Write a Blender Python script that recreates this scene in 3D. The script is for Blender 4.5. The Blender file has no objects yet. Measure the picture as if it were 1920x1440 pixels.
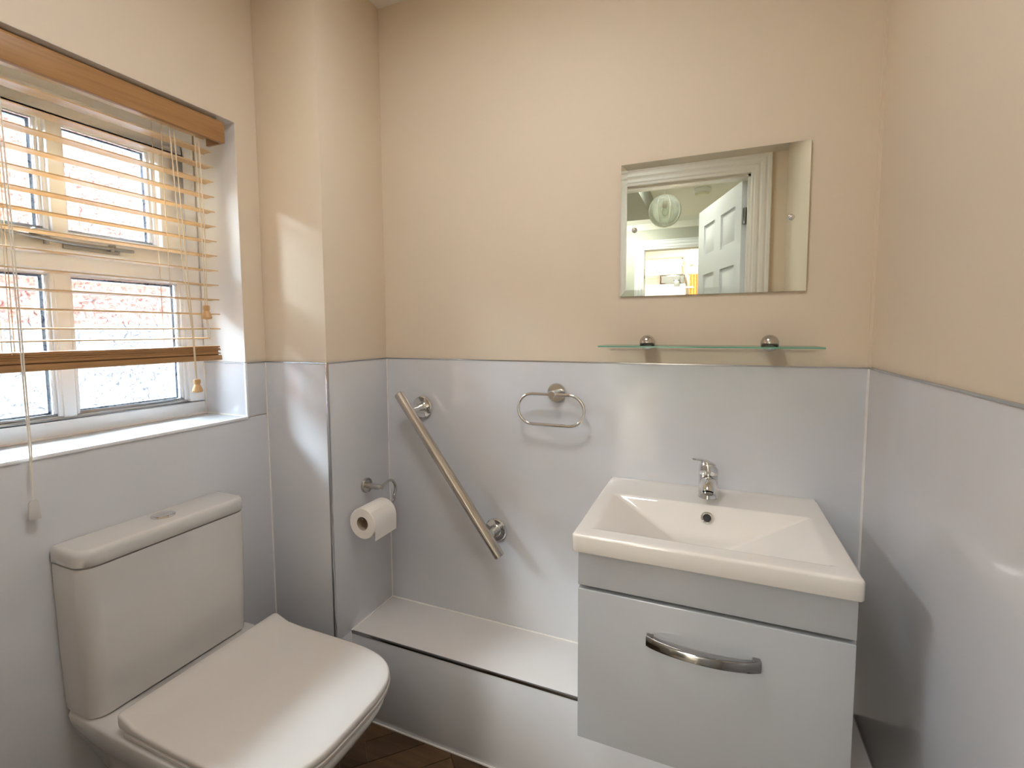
import bpy, bmesh, math, random
from mathutils import Vector, Matrix

random.seed(7)
scene = bpy.context.scene
COL = scene.collection

# ------------------------------------------------------------------ camera
cam_data = bpy.data.cameras.new('camera')
cam_data.sensor_width = 36.0
cam_data.lens = 894.893 / 1920 * 36.0
cam_data.shift_y = (685.04 - 720.0) / 1920.0
cam_data.clip_start = 0.01
cam = bpy.data.objects.new('camera', cam_data)
COL.objects.link(cam)
yaw, pitch, roll = 0.39717, -0.07321, -0.00545
fw = Vector((-math.sin(yaw) * math.cos(pitch), math.cos(yaw) * math.cos(pitch), math.sin(pitch)))
rt = Vector((math.cos(yaw), math.sin(yaw), 0))
up = rt.cross(fw)
rt2 = rt * math.cos(roll) + up * math.sin(roll)
up2 = rt2.cross(fw)
m = Matrix((rt2, up2, -fw)).transposed().to_4x4()
m.translation = Vector((0.2475, -1.367, 1.2461))
cam.matrix_world = m
scene.camera = cam

# ------------------------------------------------------------------ light
world = bpy.data.worlds.new('overcast_sky')
scene.world = world
world.use_nodes = True
bg = world.node_tree.nodes['Background']
bg.inputs['Color'].default_value = (0.76, 0.90, 1.0, 1)
bg.inputs['Strength'].default_value = 47.0
portal_data = bpy.data.lights.new('window_sky_portal', 'AREA')
portal_data.shape = 'RECTANGLE'
portal_data.size, portal_data.size_y = 0.70, 0.87
portal_data.cycles.is_portal = True
portal = bpy.data.objects.new('window_sky_portal', portal_data)
portal.location = (-1.325, -0.70, 1.42)
portal.rotation_euler = (0, -math.pi / 2, 0)
COL.objects.link(portal)

vs = scene.view_settings
vs.view_transform = 'Standard'
vs.look = 'None'
vs.gamma = 1.0
vs.use_curve_mapping = False
vs.exposure = 1.25
scene.cycles.use_denoising = True
scene.cycles.max_bounces = 14
scene.cycles.diffuse_bounces = 8
scene.cycles.glossy_bounces = 6
scene.cycles.transmission_bounces = 8
scene.cycles.transparent_max_bounces = 16
scene.cycles.sample_clamp_indirect = 12.0
scene.cycles.caustics_reflective = False
scene.cycles.caustics_refractive = False

# ------------------------------------------------------------------ dimensions (metres)
XL, XP, XR = -1.0505, -0.8009, 0.5926      # left wall, pier side, right wall (tile faces)
YP, YW = -0.2825, -0.3528                  # pier front, window reveal edge
YF = -1.60                                 # wall with the door
TT = 1.150                                 # top of tiling
CZ = 2.315                                 # ceiling
BZ, YB = 0.2875, -0.2151                   # boxed ledge
SZ, RT = 0.989, 1.857                      # window sill, reveal head
YW2 = -1.046                               # other window reveal
XF = -1.235                                # window frame face
G = 0.004                                  # tile proud of the paint
HZ = 2.40                                  # hall ceiling

# ------------------------------------------------------------------ materials
MATS = {}


def nt(name):
    mat = bpy.data.materials.new(name)
    mat.use_nodes = True
    MATS[name] = mat
    return mat, mat.node_tree.nodes, mat.node_tree.links, mat.node_tree.nodes['Principled BSDF']


def simple(name, col, rough=0.5, metal=0.0, var=0.0, scale=4.0, bump=0.0, bscale=200.0, coat=0.0, spec=0.5, stretch=(1, 1, 1)):
    mat, n, l, p = nt(name)
    p.inputs['Base Color'].default_value = (*col, 1)
    p.inputs['Roughness'].default_value = rough
    p.inputs['Metallic'].default_value = metal
    p.inputs['Specular IOR Level'].default_value = spec
    p.inputs['Coat Weight'].default_value = coat
    p.inputs['Coat Roughness'].default_value = 0.04
    if var or bump:
        tc = n.new('ShaderNodeNewGeometry')
        mp = n.new('ShaderNodeMapping')
        mp.inputs['Scale'].default_value = stretch
        l.new(tc.outputs['Position'], mp.inputs['Vector'])
    if var:
        no = n.new('ShaderNodeTexNoise')
        no.inputs['Scale'].default_value = scale
        no.inputs['Detail'].default_value = 5
        l.new(mp.outputs[0], no.inputs['Vector'])
        rp = n.new('ShaderNodeValToRGB')
        rp.color_ramp.elements[0].position = 0.3
        rp.color_ramp.elements[1].position = 0.7
        rp.color_ramp.elements[0].color = (*[c * (1 - var) for c in col], 1)
        rp.color_ramp.elements[1].color = (*[min(1, c * (1 + var)) for c in col], 1)
        l.new(no.outputs['Fac'], rp.inputs[0])
        l.new(rp.outputs[0], p.inputs['Base Color'])
    if bump:
        nb = n.new('ShaderNodeTexNoise')
        nb.inputs['Scale'].default_value = bscale
        l.new(mp.outputs[0], nb.inputs['Vector'])
        b = n.new('ShaderNodeBump')
        b.inputs['Strength'].default_value = bump
        b.inputs['Distance'].default_value = 0.002
        l.new(nb.outputs['Fac'], b.inputs['Height'])
        l.new(b.outputs[0], p.inputs['Normal'])
    return mat


simple('cream_paint', (0.75, 0.64, 0.50), 0.6, var=0.012, scale=2, bump=0.05, bscale=120)
simple('ceiling_paint', (0.86, 0.83, 0.79), 0.7)
simple('tile', (0.65, 0.655, 0.68), 0.10, var=0.03, scale=3.5, coat=0.0, spec=0.55)
simple('ledge_tile', (0.72, 0.69, 0.665), 0.16, var=0.02, scale=3.5)
simple('tile_trim', (0.55, 0.56, 0.58), 0.22, metal=1.0)
simple('white_trim', (0.85, 0.86, 0.88), 0.3)
simple('sill_white', (0.52, 0.53, 0.55), 0.2)
simple('reveal_paint', (0.83, 0.82, 0.80), 0.6)
simple('sealant', (0.84, 0.80, 0.76), 0.5)
simple('ceramic', (0.64, 0.62, 0.595), 0.07, coat=0.3, spec=0.5)
simple('basin_ceramic', (0.74, 0.70, 0.65), 0.07, coat=0.3, spec=0.5)
simple('seat_plastic', (0.65, 0.61, 0.57), 0.16)
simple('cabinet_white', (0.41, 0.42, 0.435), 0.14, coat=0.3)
simple('chrome', (0.78, 0.78, 0.77), 0.05, metal=1.0)
simple('dark_chrome', (0.30, 0.295, 0.29), 0.12, metal=1.0)
simple('brushed_steel', (0.60, 0.55, 0.49), 0.22, metal=1.0, bump=0.03, bscale=400)
simple('satin_nickel', (0.58, 0.56, 0.53), 0.16, metal=1.0)
simple('upvc', (0.86, 0.87, 0.88), 0.3)
simple('spacer_grey', (0.30, 0.35, 0.42), 0.35, metal=0.4)
simple('stay_grey', (0.33, 0.33, 0.33), 0.3, metal=0.8)
simple('cord', (0.74, 0.62, 0.45), 0.8)
simple('cord_pale', (0.78, 0.72, 0.62), 0.8)
simple('clear_tag', (0.60, 0.57, 0.55), 0.25)
simple('tissue', (0.90, 0.85, 0.79), 0.95, bump=0.15, bscale=500)
simple('card', (0.42, 0.33, 0.24), 0.9)
simple('black_hole', (0.012, 0.012, 0.012), 0.6)
simple('door_white', (0.80, 0.83, 0.86), 0.4)
simple('casing_paint', (0.80, 0.76, 0.70), 0.35)
simple('hall_paint', (0.44, 0.45, 0.39), 0.7)
simple('hall_ceiling', (0.80, 0.80, 0.74), 0.7)
simple('hall_floor', (0.30, 0.24, 0.18), 0.6, var=0.1)
simple('kitchen_white', (0.86, 0.85, 0.80), 0.35)
simple('kitchen_dark', (0.06, 0.06, 0.055), 0.3)
simple('orange_fabric', (0.70, 0.34, 0.10), 0.9, var=0.2, scale=30)
simple('smoke_plastic', (0.74, 0.72, 0.56), 0.5)
simple('ground_pale', (0.40, 0.40, 0.40), 0.9, var=0.1)
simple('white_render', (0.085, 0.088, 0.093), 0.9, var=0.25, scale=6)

# wood with grain
def wood(name, a, b, rough, stretch, scale=6.0):
    mat, n, l, p = nt(name)
    g = n.new('ShaderNodeNewGeometry')
    mp = n.new('ShaderNodeMapping')
    mp.inputs['Scale'].default_value = stretch
    l.new(g.outputs['Position'], mp.inputs['Vector'])
    no = n.new('ShaderNodeTexNoise')
    no.inputs['Scale'].default_value = scale
    no.inputs['Detail'].default_value = 6
    no.inputs['Distortion'].default_value = 0.6
    l.new(mp.outputs[0], no.inputs['Vector'])
    rp = n.new('ShaderNodeValToRGB')
    rp.color_ramp.elements[0].position = 0.32
    rp.color_ramp.elements[1].position = 0.68
    rp.color_ramp.elements[0].color = (*a, 1)
    rp.color_ramp.elements[1].color = (*b, 1)
    l.new(no.outputs['Fac'], rp.inputs[0])
    l.new(rp.outputs[0], p.inputs['Base Color'])
    p.inputs['Roughness'].default_value = rough
    return mat


wood('blind_wood', (0.34, 0.175, 0.065), (0.42, 0.225, 0.09), 0.4, (8, 1, 20))
wood('slat_wood', (0.62, 0.41, 0.20), (0.70, 0.48, 0.26), 0.35, (8, 1, 20))
wood('tassel_wood', (0.60, 0.36, 0.15), (0.68, 0.43, 0.20), 0.4, (20, 20, 5))


def plank_mat(name, a, b, rot):
    mat, n, l, p = nt(name)
    g = n.new('ShaderNodeNewGeometry')
    mp = n.new('ShaderNodeMapping')
    mp.inputs['Rotation'].default_value = (0, 0, rot)
    mp.inputs['Scale'].default_value = (2.5, 26, 1)
    l.new(g.outputs['Position'], mp.inputs['Vector'])
    no = n.new('ShaderNodeTexNoise')
    no.inputs['Scale'].default_value = 2.2
    no.inputs['Detail'].default_value = 7
    l.new(mp.outputs[0], no.inputs['Vector'])
    oi = n.new('ShaderNodeObjectInfo')
    ad = n.new('ShaderNodeMath')
    ad.operation = 'MULTIPLY_ADD'
    ad.inputs[1].default_value = 0.35
    l.new(oi.outputs['Random'], ad.inputs[0])
    l.new(no.outputs['Fac'], ad.inputs[2])
    rp = n.new('ShaderNodeValToRGB')
    rp.color_ramp.elements[0].position = 0.4
    rp.color_ramp.elements[1].position = 0.9
    rp.color_ramp.elements[0].color = (*a, 1)
    rp.color_ramp.elements[1].color = (*b, 1)
    l.new(ad.outputs[0], rp.inputs[0])
    l.new(rp.outputs[0], p.inputs['Base Color'])
    p.inputs['Roughness'].default_value = 0.45


plank_mat('plank_a', (0.045, 0.024, 0.011), (0.13, 0.072, 0.032), -math.pi / 4)
plank_mat('plank_b', (0.045, 0.024, 0.011), (0.13, 0.072, 0.032), math.pi / 4)
simple('plank_joint', (0.22, 0.15, 0.09), 0.8)

# brick seen far off through the frosted window
mat, n, l, p = nt('far_brick')
g = n.new('ShaderNodeNewGeometry')
mp = n.new('ShaderNodeMapping')
mp.inputs['Rotation'].default_value = (math.pi / 2, 0, math.pi / 2)
l.new(g.outputs['Position'], mp.inputs['Vector'])
sp = n.new('ShaderNodeSeparateXYZ')
cb = n.new('ShaderNodeCombineXYZ')
l.new(g.outputs['Position'], sp.inputs[0])
l.new(sp.outputs['Y'], cb.inputs['X'])
l.new(sp.outputs['Z'], cb.inputs['Y'])
bk = n.new('ShaderNodeTexBrick')
bk.inputs['Scale'].default_value = 1.0
bk.inputs['Brick Width'].default_value = 0.225
bk.inputs['Row Height'].default_value = 0.075
bk.inputs['Mortar Size'].default_value = 0.009
bk.inputs['Color1'].default_value = (0.15, 0.046, 0.028, 1)
bk.inputs['Color2'].default_value = (0.13, 0.040, 0.024, 1)
bk.inputs['Mortar'].default_value = (0.125, 0.072, 0.055, 1)
l.new(cb.outputs[0], bk.inputs['Vector'])
l.new(bk.outputs['Color'], p.inputs['Base Color'])
p.inputs['Roughness'].default_value = 0.9

# patterned obscured window glass: mostly see-through, partly scattering, with worm-like relief
def obscured(name, base, amp):
    mat, n, l, p = nt(name)
    n.remove(p)
    out = n['Material Output']
    g = n.new('ShaderNodeNewGeometry')
    no = n.new('ShaderNodeTexNoise')
    no.inputs['Scale'].default_value = 55
    no.inputs['Detail'].default_value = 2
    no.inputs['Distortion'].default_value = 2.5
    l.new(g.outputs['Position'], no.inputs['Vector'])
    rp = n.new('ShaderNodeValToRGB')
    rp.color_ramp.elements[0].position = 0.40
    rp.color_ramp.elements[1].position = 0.62
    l.new(no.outputs['Fac'], rp.inputs[0])
    mr = n.new('ShaderNodeMapRange')
    mr.inputs['To Min'].default_value = base
    mr.inputs['To Max'].default_value = base + amp
    l.new(rp.outputs[0], mr.inputs['Value'])
    tr = n.new('ShaderNodeBsdfTransparent')
    tr.inputs[0].default_value = (0.96, 0.98, 0.98, 1)
    tint = n.new('ShaderNodeValToRGB')
    tint.color_ramp.elements[0].position = 0.30
    tint.color_ramp.elements[1].position = 0.48
    tint.color_ramp.elements[0].color = (0.52, 0.57, 0.63, 1)
    tint.color_ramp.elements[1].color = (0.97, 0.98, 0.98, 1)
    l.new(no.outputs['Fac'], tint.inputs[0])
    l.new(tint.outputs[0], tr.inputs[0])
    tl = n.new('ShaderNodeBsdfTranslucent')
    tl.inputs[0].default_value = (0.92, 0.95, 0.97, 1)
    bp = n.new('ShaderNodeBump')
    bp.inputs['Strength'].default_value = 0.8
    bp.inputs['Distance'].default_value = 0.002
    l.new(no.outputs['Fac'], bp.inputs['Height'])
    gl = n.new('ShaderNodeBsdfGlossy')
    gl.inputs['Roughness'].default_value = 0.08
    l.new(bp.outputs[0], gl.inputs['Normal'])
    m1 = n.new('ShaderNodeMixShader')
    l.new(mr.outputs[0], m1.inputs[0])
    l.new(tr.outputs[0], m1.inputs[1])
    l.new(tl.outputs[0], m1.inputs[2])
    fr = n.new('ShaderNodeFresnel')
    fr.inputs['IOR'].default_value = 1.3
    m2 = n.new('ShaderNodeMixShader')
    l.new(fr.outputs[0], m2.inputs[0])
    l.new(m1.outputs[0], m2.inputs[1])
    l.new(gl.outputs[0], m2.inputs[2])
    l.new(m2.outputs[0], out.inputs['Surface'])


obscured('pane_obscured', 0.002, 0.02)

# clear shelf glass with green edges
mat, n, l, p = nt('shelf_glass')
n.remove(p)
tr = n.new('ShaderNodeBsdfTransparent')
tr.inputs[0].default_value = (0.93, 0.97, 0.94, 1)
gl = n.new('ShaderNodeBsdfGlossy')
gl.inputs['Roughness'].default_value = 0.02
fr = n.new('ShaderNodeFresnel')
fr.inputs['IOR'].default_value = 1.18
mx = n.new('ShaderNodeMixShader')
l.new(fr.outputs[0], mx.inputs[0])
l.new(tr.outputs[0], mx.inputs[1])
l.new(gl.outputs[0], mx.inputs[2])
l.new(mx.outputs[0], n['Material Output'].inputs['Surface'])
simple('glass_edge', (0.16, 0.42, 0.29), 0.1)
mat, n, l, p = nt('globe_glass')
n.remove(p)
tr = n.new('ShaderNodeBsdfTransparent')
tr.inputs[0].default_value = (0.93, 0.95, 0.92, 1)
gl = n.new('ShaderNodeBsdfDiffuse')
gl.inputs[0].default_value = (0.9, 0.92, 0.88, 1)
lw = n.new('ShaderNodeLayerWeight')
lw.inputs['Blend'].default_value = 0.35
mx = n.new('ShaderNodeMixShader')
l.new(lw.outputs['Facing'], mx.inputs[0])
l.new(tr.outputs[0], mx.inputs[1])
l.new(gl.outputs[0], mx.inputs[2])
l.new(mx.outputs[0], n['Material Output'].inputs['Surface'])
simple('mirror', (0.86, 0.91, 0.84), 0.0, metal=1.0)
simple('mirror_edge', (0.22, 0.24, 0.20), 0.3)


def emitter(name, col, strength):
    mat, n, l, p = nt(name)
    n.remove(p)
    e = n.new('ShaderNodeEmission')
    e.inputs[0].default_value = (*col, 1)
    e.inputs[1].default_value = strength
    l.new(e.outputs[0], n['Material Output'].inputs['Surface'])


emitter('hall_fill_glow', (1.0, 0.97, 0.90), 45.0)  # glow of the added lamp that brightens the far hall
emitter('panel_glow', (0.97, 0.985, 1.0), 13.5)
emitter('door_fill_glow', (1.0, 0.97, 0.92), 14.0)  # glow of the added fill lamp outside the bathroom door
emitter('kitchen_fill_glow', (1.0, 0.96, 0.86), 220.0)  # glow of the added lamp in the kitchen


# ------------------------------------------------------------------ builders
class B:
    """collects geometry of ONE part in world coordinates"""

    def __init__(self):
        self.v, self.f = [], []

    def add(self, v, f):
        o = len(self.v)
        self.v += [tuple(x) for x in v]
        self.f += [tuple(i + o for i in q) for q in f]
        return self

    def box(self, x0, x1, y0, y1, z0, z1):
        x0, x1 = min(x0, x1), max(x0, x1)
        y0, y1 = min(y0, y1), max(y0, y1)
        z0, z1 = min(z0, z1), max(z0, z1)
        v = [(x0, y0, z0), (x1, y0, z0), (x1, y1, z0), (x0, y1, z0), (x0, y0, z1), (x1, y0, z1), (x1, y1, z1), (x0, y1, z1)]
        return self.add(v, [(0, 3, 2, 1), (4, 5, 6, 7), (0, 1, 5, 4), (1, 2, 6, 5), (2, 3, 7, 6), (3, 0, 4, 7)])

    def loft(self, rings, cap0=True, cap1=True, closed=False):
        n = len(rings[0])
        v = [p for r in rings for p in r]
        f = []
        k = len(rings)
        for a in range(k if closed else k - 1):
            b = (a + 1) % k
            for i in range(n):
                j = (i + 1) % n
                f.append((a * n + i, a * n + j, b * n + j, b * n + i))
        if not closed:
            if cap0:
                f.append(tuple(reversed(range(n))))
            if cap1:
                f.append(tuple(range((k - 1) * n, k * n)))
        return self.add(v, f)

    def lathe(self, prof, origin, axis=(0, 0, 1), n=32, closed=False):
        """prof: (radius, distance along axis)"""
        ax = Vector(axis).normalized()
        u = ax.orthogonal().normalized()
        w = ax.cross(u)
        o = Vector(origin)
        rings = []
        for r, h in prof:
            rings.append([o + ax * h + (u * math.cos(t) + w * math.sin(t)) * max(r, 1e-5) for t in [2 * math.pi * i / n for i in range(n)]])
        return self.loft(rings, closed=closed)

    def tube(self, pts, r, n=16, closed=False):
        pts = [Vector(p) for p in pts]
        k = len(pts)
        rings = []
        prev = None
        for i in range(k):
            if closed:
                t = (pts[(i + 1) % k] - pts[i - 1]).normalized()
            else:
                t = (pts[min(i + 1, k - 1)] - pts[max(i - 1, 0)]).normalized()
            if prev is None:
                u = t.orthogonal().normalized()
            else:
                u = (prev - t * prev.dot(t)).normalized()
            prev = u
            w = t.cross(u)
            rr = r[i] if isinstance(r, (list, tuple)) else r
            rings.append([pts[i] + (u * math.cos(a) + w * math.sin(a)) * rr for a in [2 * math.pi * q / n for q in range(n)]])
        return self.loft(rings, closed=closed)

    def build(self, name, mat, parent=None, bevel=0.0, seg=2, smooth=35, props=None):
        bm = bmesh.new()
        vs_ = [bm.verts.new(p) for p in self.v]
        for q in self.f:
            try:
                bm.faces.new([vs_[i] for i in q])
            except ValueError:
                pass
        bmesh.ops.remove_doubles(bm, verts=bm.verts, dist=1e-6)
        bmesh.ops.recalc_face_normals(bm, faces=bm.faces)
        if bevel:
            es = [e for e in bm.edges if len(e.link_faces) == 2 and e.calc_face_angle(0) > math.radians(30)]
            bmesh.ops.bevel(bm, geom=es, offset=bevel, segments=seg, affect='EDGES', profile=0.5, clamp_overlap=True)
        lo = Vector([min(v.co[i] for v in bm.verts) for i in range(3)])
        hi = Vector([max(v.co[i] for v in bm.verts) for i in range(3)])
        c = Vector(((lo.x + hi.x) / 2, (lo.y + hi.y) / 2, lo.z))
        bmesh.ops.translate(bm, verts=bm.verts, vec=-c)
        me = bpy.data.meshes.new(name)
        bm.to_mesh(me)
        bm.free()
        for pl in me.polygons:
            pl.use_smooth = True
        me.set_sharp_from_angle(angle=math.radians(smooth))
        mats = mat if isinstance(mat, (list, tuple)) else [mat]
        for mm in mats:
            me.materials.append(MATS[mm])
        ob = bpy.data.objects.new(name, me)
        COL.objects.link(ob)
        if parent is not None:
            ob.parent = parent
            ob.location = c - world_loc(parent)
        else:
            ob.location = c
        if props:
            for k_, v_ in props.items():
                ob[k_] = v_
        return ob


def world_loc(o):
    v = Vector((0, 0, 0))
    while o is not None:
        v += o.location
        o = o.parent
    return v


def box(name, mat, x0, x1, y0, y1, z0, z1, parent=None, bevel=0.0, seg=2, props=None):
    return B().box(x0, x1, y0, y1, z0, z1).build(name, mat, parent, bevel, seg, props=props)


def thing(name, label, cat, loc, group=None):
    o = bpy.data.objects.new(name, None)
    o.empty_display_size = 0.05
    COL.objects.link(o)
    o.location = loc
    o['label'] = label
    o['category'] = cat
    if group:
        o['group'] = group
    return o


def tag(o, label, cat, group=None):
    o['label'] = label
    o['category'] = cat
    if group:
        o['group'] = group
    return o


def root_struct(name, loc, label=None, cat=None):
    o = bpy.data.objects.new(name, None)
    o.empty_display_size = 0.05
    COL.objects.link(o)
    o.location = loc
    o['kind'] = 'structure'
    if label:
        o['label'] = label
    if cat:
        o['category'] = cat
    return o


def S(label, cat):
    return {'kind': 'structure', 'label': label, 'category': cat}


def arc(cx, cy, r, a0, a1, n):
    return [(cx + r * math.cos(a0 + (a1 - a0) * i / n), cy + r * math.sin(a0 + (a1 - a0) * i / n)) for i in range(n + 1)]


def rrect(x0, x1, y0, y1, r, n=6):
    """rounded rectangle; r may be 4 radii: (x0y0, x1y0, x1y1, x0y1)"""
    if not isinstance(r, (list, tuple)):
        r = (r,) * 4
    P = math.pi
    out = arc(x0 + r[0], y0 + r[0], r[0], P, 1.5 * P, n)
    out += arc(x1 - r[1], y0 + r[1], r[1], 1.5 * P, 2 * P, n)
    out += arc(x1 - r[2], y1 - r[2], r[2], 0, 0.5 * P, n)
    out += arc(x0 + r[3], y1 - r[3], r[3], 0.5 * P, P, n)
    return out


# ================================================================== SETTING
WT = 0.30   # wall thickness outward
# ---- floor with herringbone planks
floor = box('floor', 'plank_joint', XL - 0.05, XR + 0.05, YF - 0.13, 0.05, -0.12, -0.009, props=S('dark brown herringbone plank floor', 'floor'))


def clip(poly, xmin, xmax, ymin, ymax):
    def cut(pl, inside, inter):
        out = []
        for i in range(len(pl)):
            a, b = pl[i], pl[(i + 1) % len(pl)]
            if inside(a):
                out.append(a)
                if not inside(b):
                    out.append(inter(a, b))
            elif inside(b):
                out.append(inter(a, b))
        return out

    def ix(v):
        return lambda a, b: (v, a[1] + (b[1] - a[1]) * (v - a[0]) / (b[0] - a[0]))

    def iy(v):
        return lambda a, b: (a[0] + (b[0] - a[0]) * (v - a[1]) / (b[1] - a[1]), v)
    for ins, it in ((lambda q: q[0] >= xmin, ix(xmin)), (lambda q: q[0] <= xmax, ix(xmax)), (lambda q: q[1] >= ymin, iy(ymin)), (lambda q: q[1] <= ymax, iy(ymax))):
        if poly:
            poly = cut(poly, ins, it)
    return poly


PW, PL = 0.076, 0.304
ORG = (-0.644, -0.337)
c45 = math.sqrt(0.5)


def plank(u0, u1, v0, v1, mat_):
    j = 0.0012
    q = [(u0 + j, v0 + j), (u1 - j, v0 + j), (u1 - j, v1 - j), (u0 + j, v1 - j)]
    q = [(ORG[0] + c45 * (a - b), ORG[1] + c45 * (a + b)) for a, b in q]
    q = clip(q, XL + 0.001, XR - 0.001, YF - 0.11, YB - 0.002)
    if len(q) < 3:
        return
    ar = abs(sum(q[i][0] * q[(i + 1) % len(q)][1] - q[(i + 1) % len(q)][0] * q[i][1] for i in range(len(q)))) / 2
    if ar < 4e-5:
        return
    B().loft([[(a, b, -0.0085) for a, b in q], [(a, b, 0.0) for a, b in q]]).build('plank', mat_, floor)


for kk in range(-30, 31):
    for mm_ in range(-5, 6):
        ux, vy = kk * PW + mm_ * 2 * PL, kk * PW
        plank(ux, ux + PL, vy, vy + PW, 'plank_a')
        plank(ux + PL, ux + PL + PW, vy + PW - PL, vy + PW, 'plank_b')

# ---- left wall with the window opening
PXL = XL - G
wl = B()
wl.box(PXL - WT, PXL, YF - 0.12, 0.30, -0.12, SZ - 0.006)
wl.box(PXL - WT, PXL, YF - 0.12, 0.30, RT, CZ + 0.12)
wl.box(PXL - WT, PXL, YW + G, 0.30, SZ - 0.006, RT)
wl.box(PXL - WT, PXL, YF - 0.12, YW2, SZ - 0.006, RT)
wall_left = wl.build('wall_left', 'cream_paint', props=S('cream wall with the window, grey tiled below', 'wall'))
tb = 0.0006
box('tile', 'tile', PXL - 0.004, XL, YF, YP - 0.001, 0, SZ - 0.0035, wall_left, tb)
box('tile', 'tile', PXL - 0.004, XL, YW + G + 0.0005, YP - 0.001, SZ - 0.0005, TT, wall_left, tb)
box('tile', 'tile', PXL - 0.004, XL, YF, YW2 - 0.001, SZ - 0.0005, TT, wall_left, tb)
box('tile', 'tile', XF + 0.001, XL - 0.001, YW, YW + G + 0.003, SZ, TT, wall_left, tb)          # reveal
box('tile', 'tile', XF + 0.001, XL - 0.001, YW2 - 0.003, YW2 + 0.002, SZ, TT, wall_left, tb)
B().box(XF + 0.001, XL + 0.003, YW2, YW + G, SZ - 0.006, SZ).build('sill_tile', 'sill_white', wall_left, 0.001)
box('edge_trim', 'white_trim', XL - 0.006, XL + 0.0022, YW - 0.0022, YW + G, SZ - 0.004, TT + 0.002, wall_left, 0.001)
box('edge_trim', 'white_trim', XL - 0.006, XL + 0.0035, YW2, YW, SZ - 0.0075, SZ + 0.0005, wall_left, 0.001)
box('edge_trim', 'tile_trim', PXL - 0.002, XL + 0.001, YW, YP, TT, TT + 0.0035, wall_left)
box('edge_trim', 'tile_trim', PXL - 0.002, XL + 0.001, YF, YW2, TT, TT + 0.0035, wall_left)
box('edge_trim', 'tile_trim', XF, XL, YW - 0.001, YW + G, TT, TT + 0.0035, wall_left)
rv = B()
rv.box(XF, PXL - 0.0005, YW + G - 0.0008, YW + G + 0.002, TT + 0.004, RT - 0.001)
rv.box(XF, PXL - 0.0005, YW2 - 0.002, YW2 + 0.0008, TT + 0.004, RT - 0.001)
rv.box(XF, PXL - 0.0005, YW2, YW + G, RT - 0.001, RT + 0.002)
rv.build('reveal_lining', 'reveal_paint', wall_left)
box('sealant_bead', 'sealant', XL - 0.001, XL + 0.003, YP - 0.003, YP + 0.001, 0, TT, wall_left)
box('sealant_bead', 'sealant', XF + 0.001, XF + 0.004, YW - 0.004, YW, SZ, TT, wall_left)
box('sealant_bead', 'sealant', XF + 0.001, XL - 0.004, YW - 0.003, YW, SZ, SZ + 0.003, wall_left)

# ---- pier (boxed pipe run) between window wall and niche
wall_pier = box('wall_pier', 'cream_paint', PXL, XP - G, YP + G, 0.10, -0.12, CZ + 0.1, props=S('cream boxed-out pier beside the window, grey tiled below', 'wall'), bevel=0.002)
box('tile', 'tile', XL + 0.003, XP - 0.004, YP, YP + G + 0.003, 0, TT, wall_pier, tb)
box('tile', 'tile', XP - G - 0.003, XP, YP + 0.004, -0.003, BZ + 0.001, TT, wall_pier, tb)
box('tile', 'tile', XP - G - 0.003, XP, YP + 0.004, YB - 0.001, 0, BZ - 0.001, wall_pier, tb)
box('edge_trim', 'tile_trim', XP - 0.006, XP + 0.0015, YP - 0.0015, YP + 0.006, 0, TT + 0.003, wall_pier, 0.001)
box('edge_trim', 'tile_trim', XL, XP, YP - 0.001, YP + G, TT, TT + 0.0035, wall_pier)
box('edge_trim', 'tile_trim', XP - G, XP + 0.001, YP, 0, TT, TT + 0.0035, wall_pier)
box('sealant_bead', 'sealant', XP, XP + 0.003, -0.003, 0.001, BZ, TT, wall_pier)

# ---- back wall
wall_back = box('wall_back', 'cream_paint', XP - 0.05, XR + 0.35, G, 0.25, -0.12, CZ + 0.12, props=S('cream back wall above grey gloss tiles', 'wall'))
box('tile', 'tile', XP + 0.002, XR - 0.002, 0, G + 0.003, BZ, TT, wall_back, tb)
box('edge_trim', 'tile_trim', XP, XR, -0.001, G, TT, TT + 0.0035, wall_back)
box('sealant_bead', 'sealant', XR - 0.004, XR, -0.004, 0, BZ, TT, wall_back)
box('sealant_bead', 'cream_paint', XR - 0.003, XR + G, G - 0.003, G + 0.002, TT + 0.004, CZ, wall_back)

# ---- right wall
wall_right = box('wall_right', 'cream_paint', XR + G, XR + 0.35, YF - 0.12, 0.10, -0.12, CZ + 0.12, props=S('cream right wall above grey gloss tiles', 'wall'))
box('tile', 'tile', XR, XR + G + 0.003, YF, -0.001, BZ + 0.0015, TT, wall_right, tb)
box('tile', 'tile', XR, XR + G + 0.003, YF, -0.001, 0, BZ - 0.0005, wall_right, tb)
box('edge_trim', 'tile_trim', XR - 0.0015, XR + G, YF, 0, TT, TT + 0.004, wall_right)

# ---- ceiling of the bathroom
ceiling = box('ceiling', 'ceiling_paint', XL - 0.35, XR + 0.35, YF, 0.25, CZ, CZ + 0.12, props=S('pale painted bathroom ceiling', 'ceiling'))

# ---- flat round light panel let into the bathroom ceiling
cp = thing('ceiling_light_panel', 'round flat light panel let into the bathroom ceiling, above the frame', 'light', (-0.20, -0.86, CZ - 0.012))
B().lathe([(0.17, 0.012), (0.19, 0.012), (0.19, 0.0), (0.17, 0.0)], (-0.20, -0.86, CZ - 0.012), n=48, closed=True).build('lamp_rim', 'white_trim', cp)
B().lathe([(0.001, 0.008), (0.169, 0.008), (0.169, 0.011), (0.001, 0.011)], (-0.20, -0.86, CZ - 0.012), n=48).build('diffuser', 'panel_glow', cp)

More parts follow.
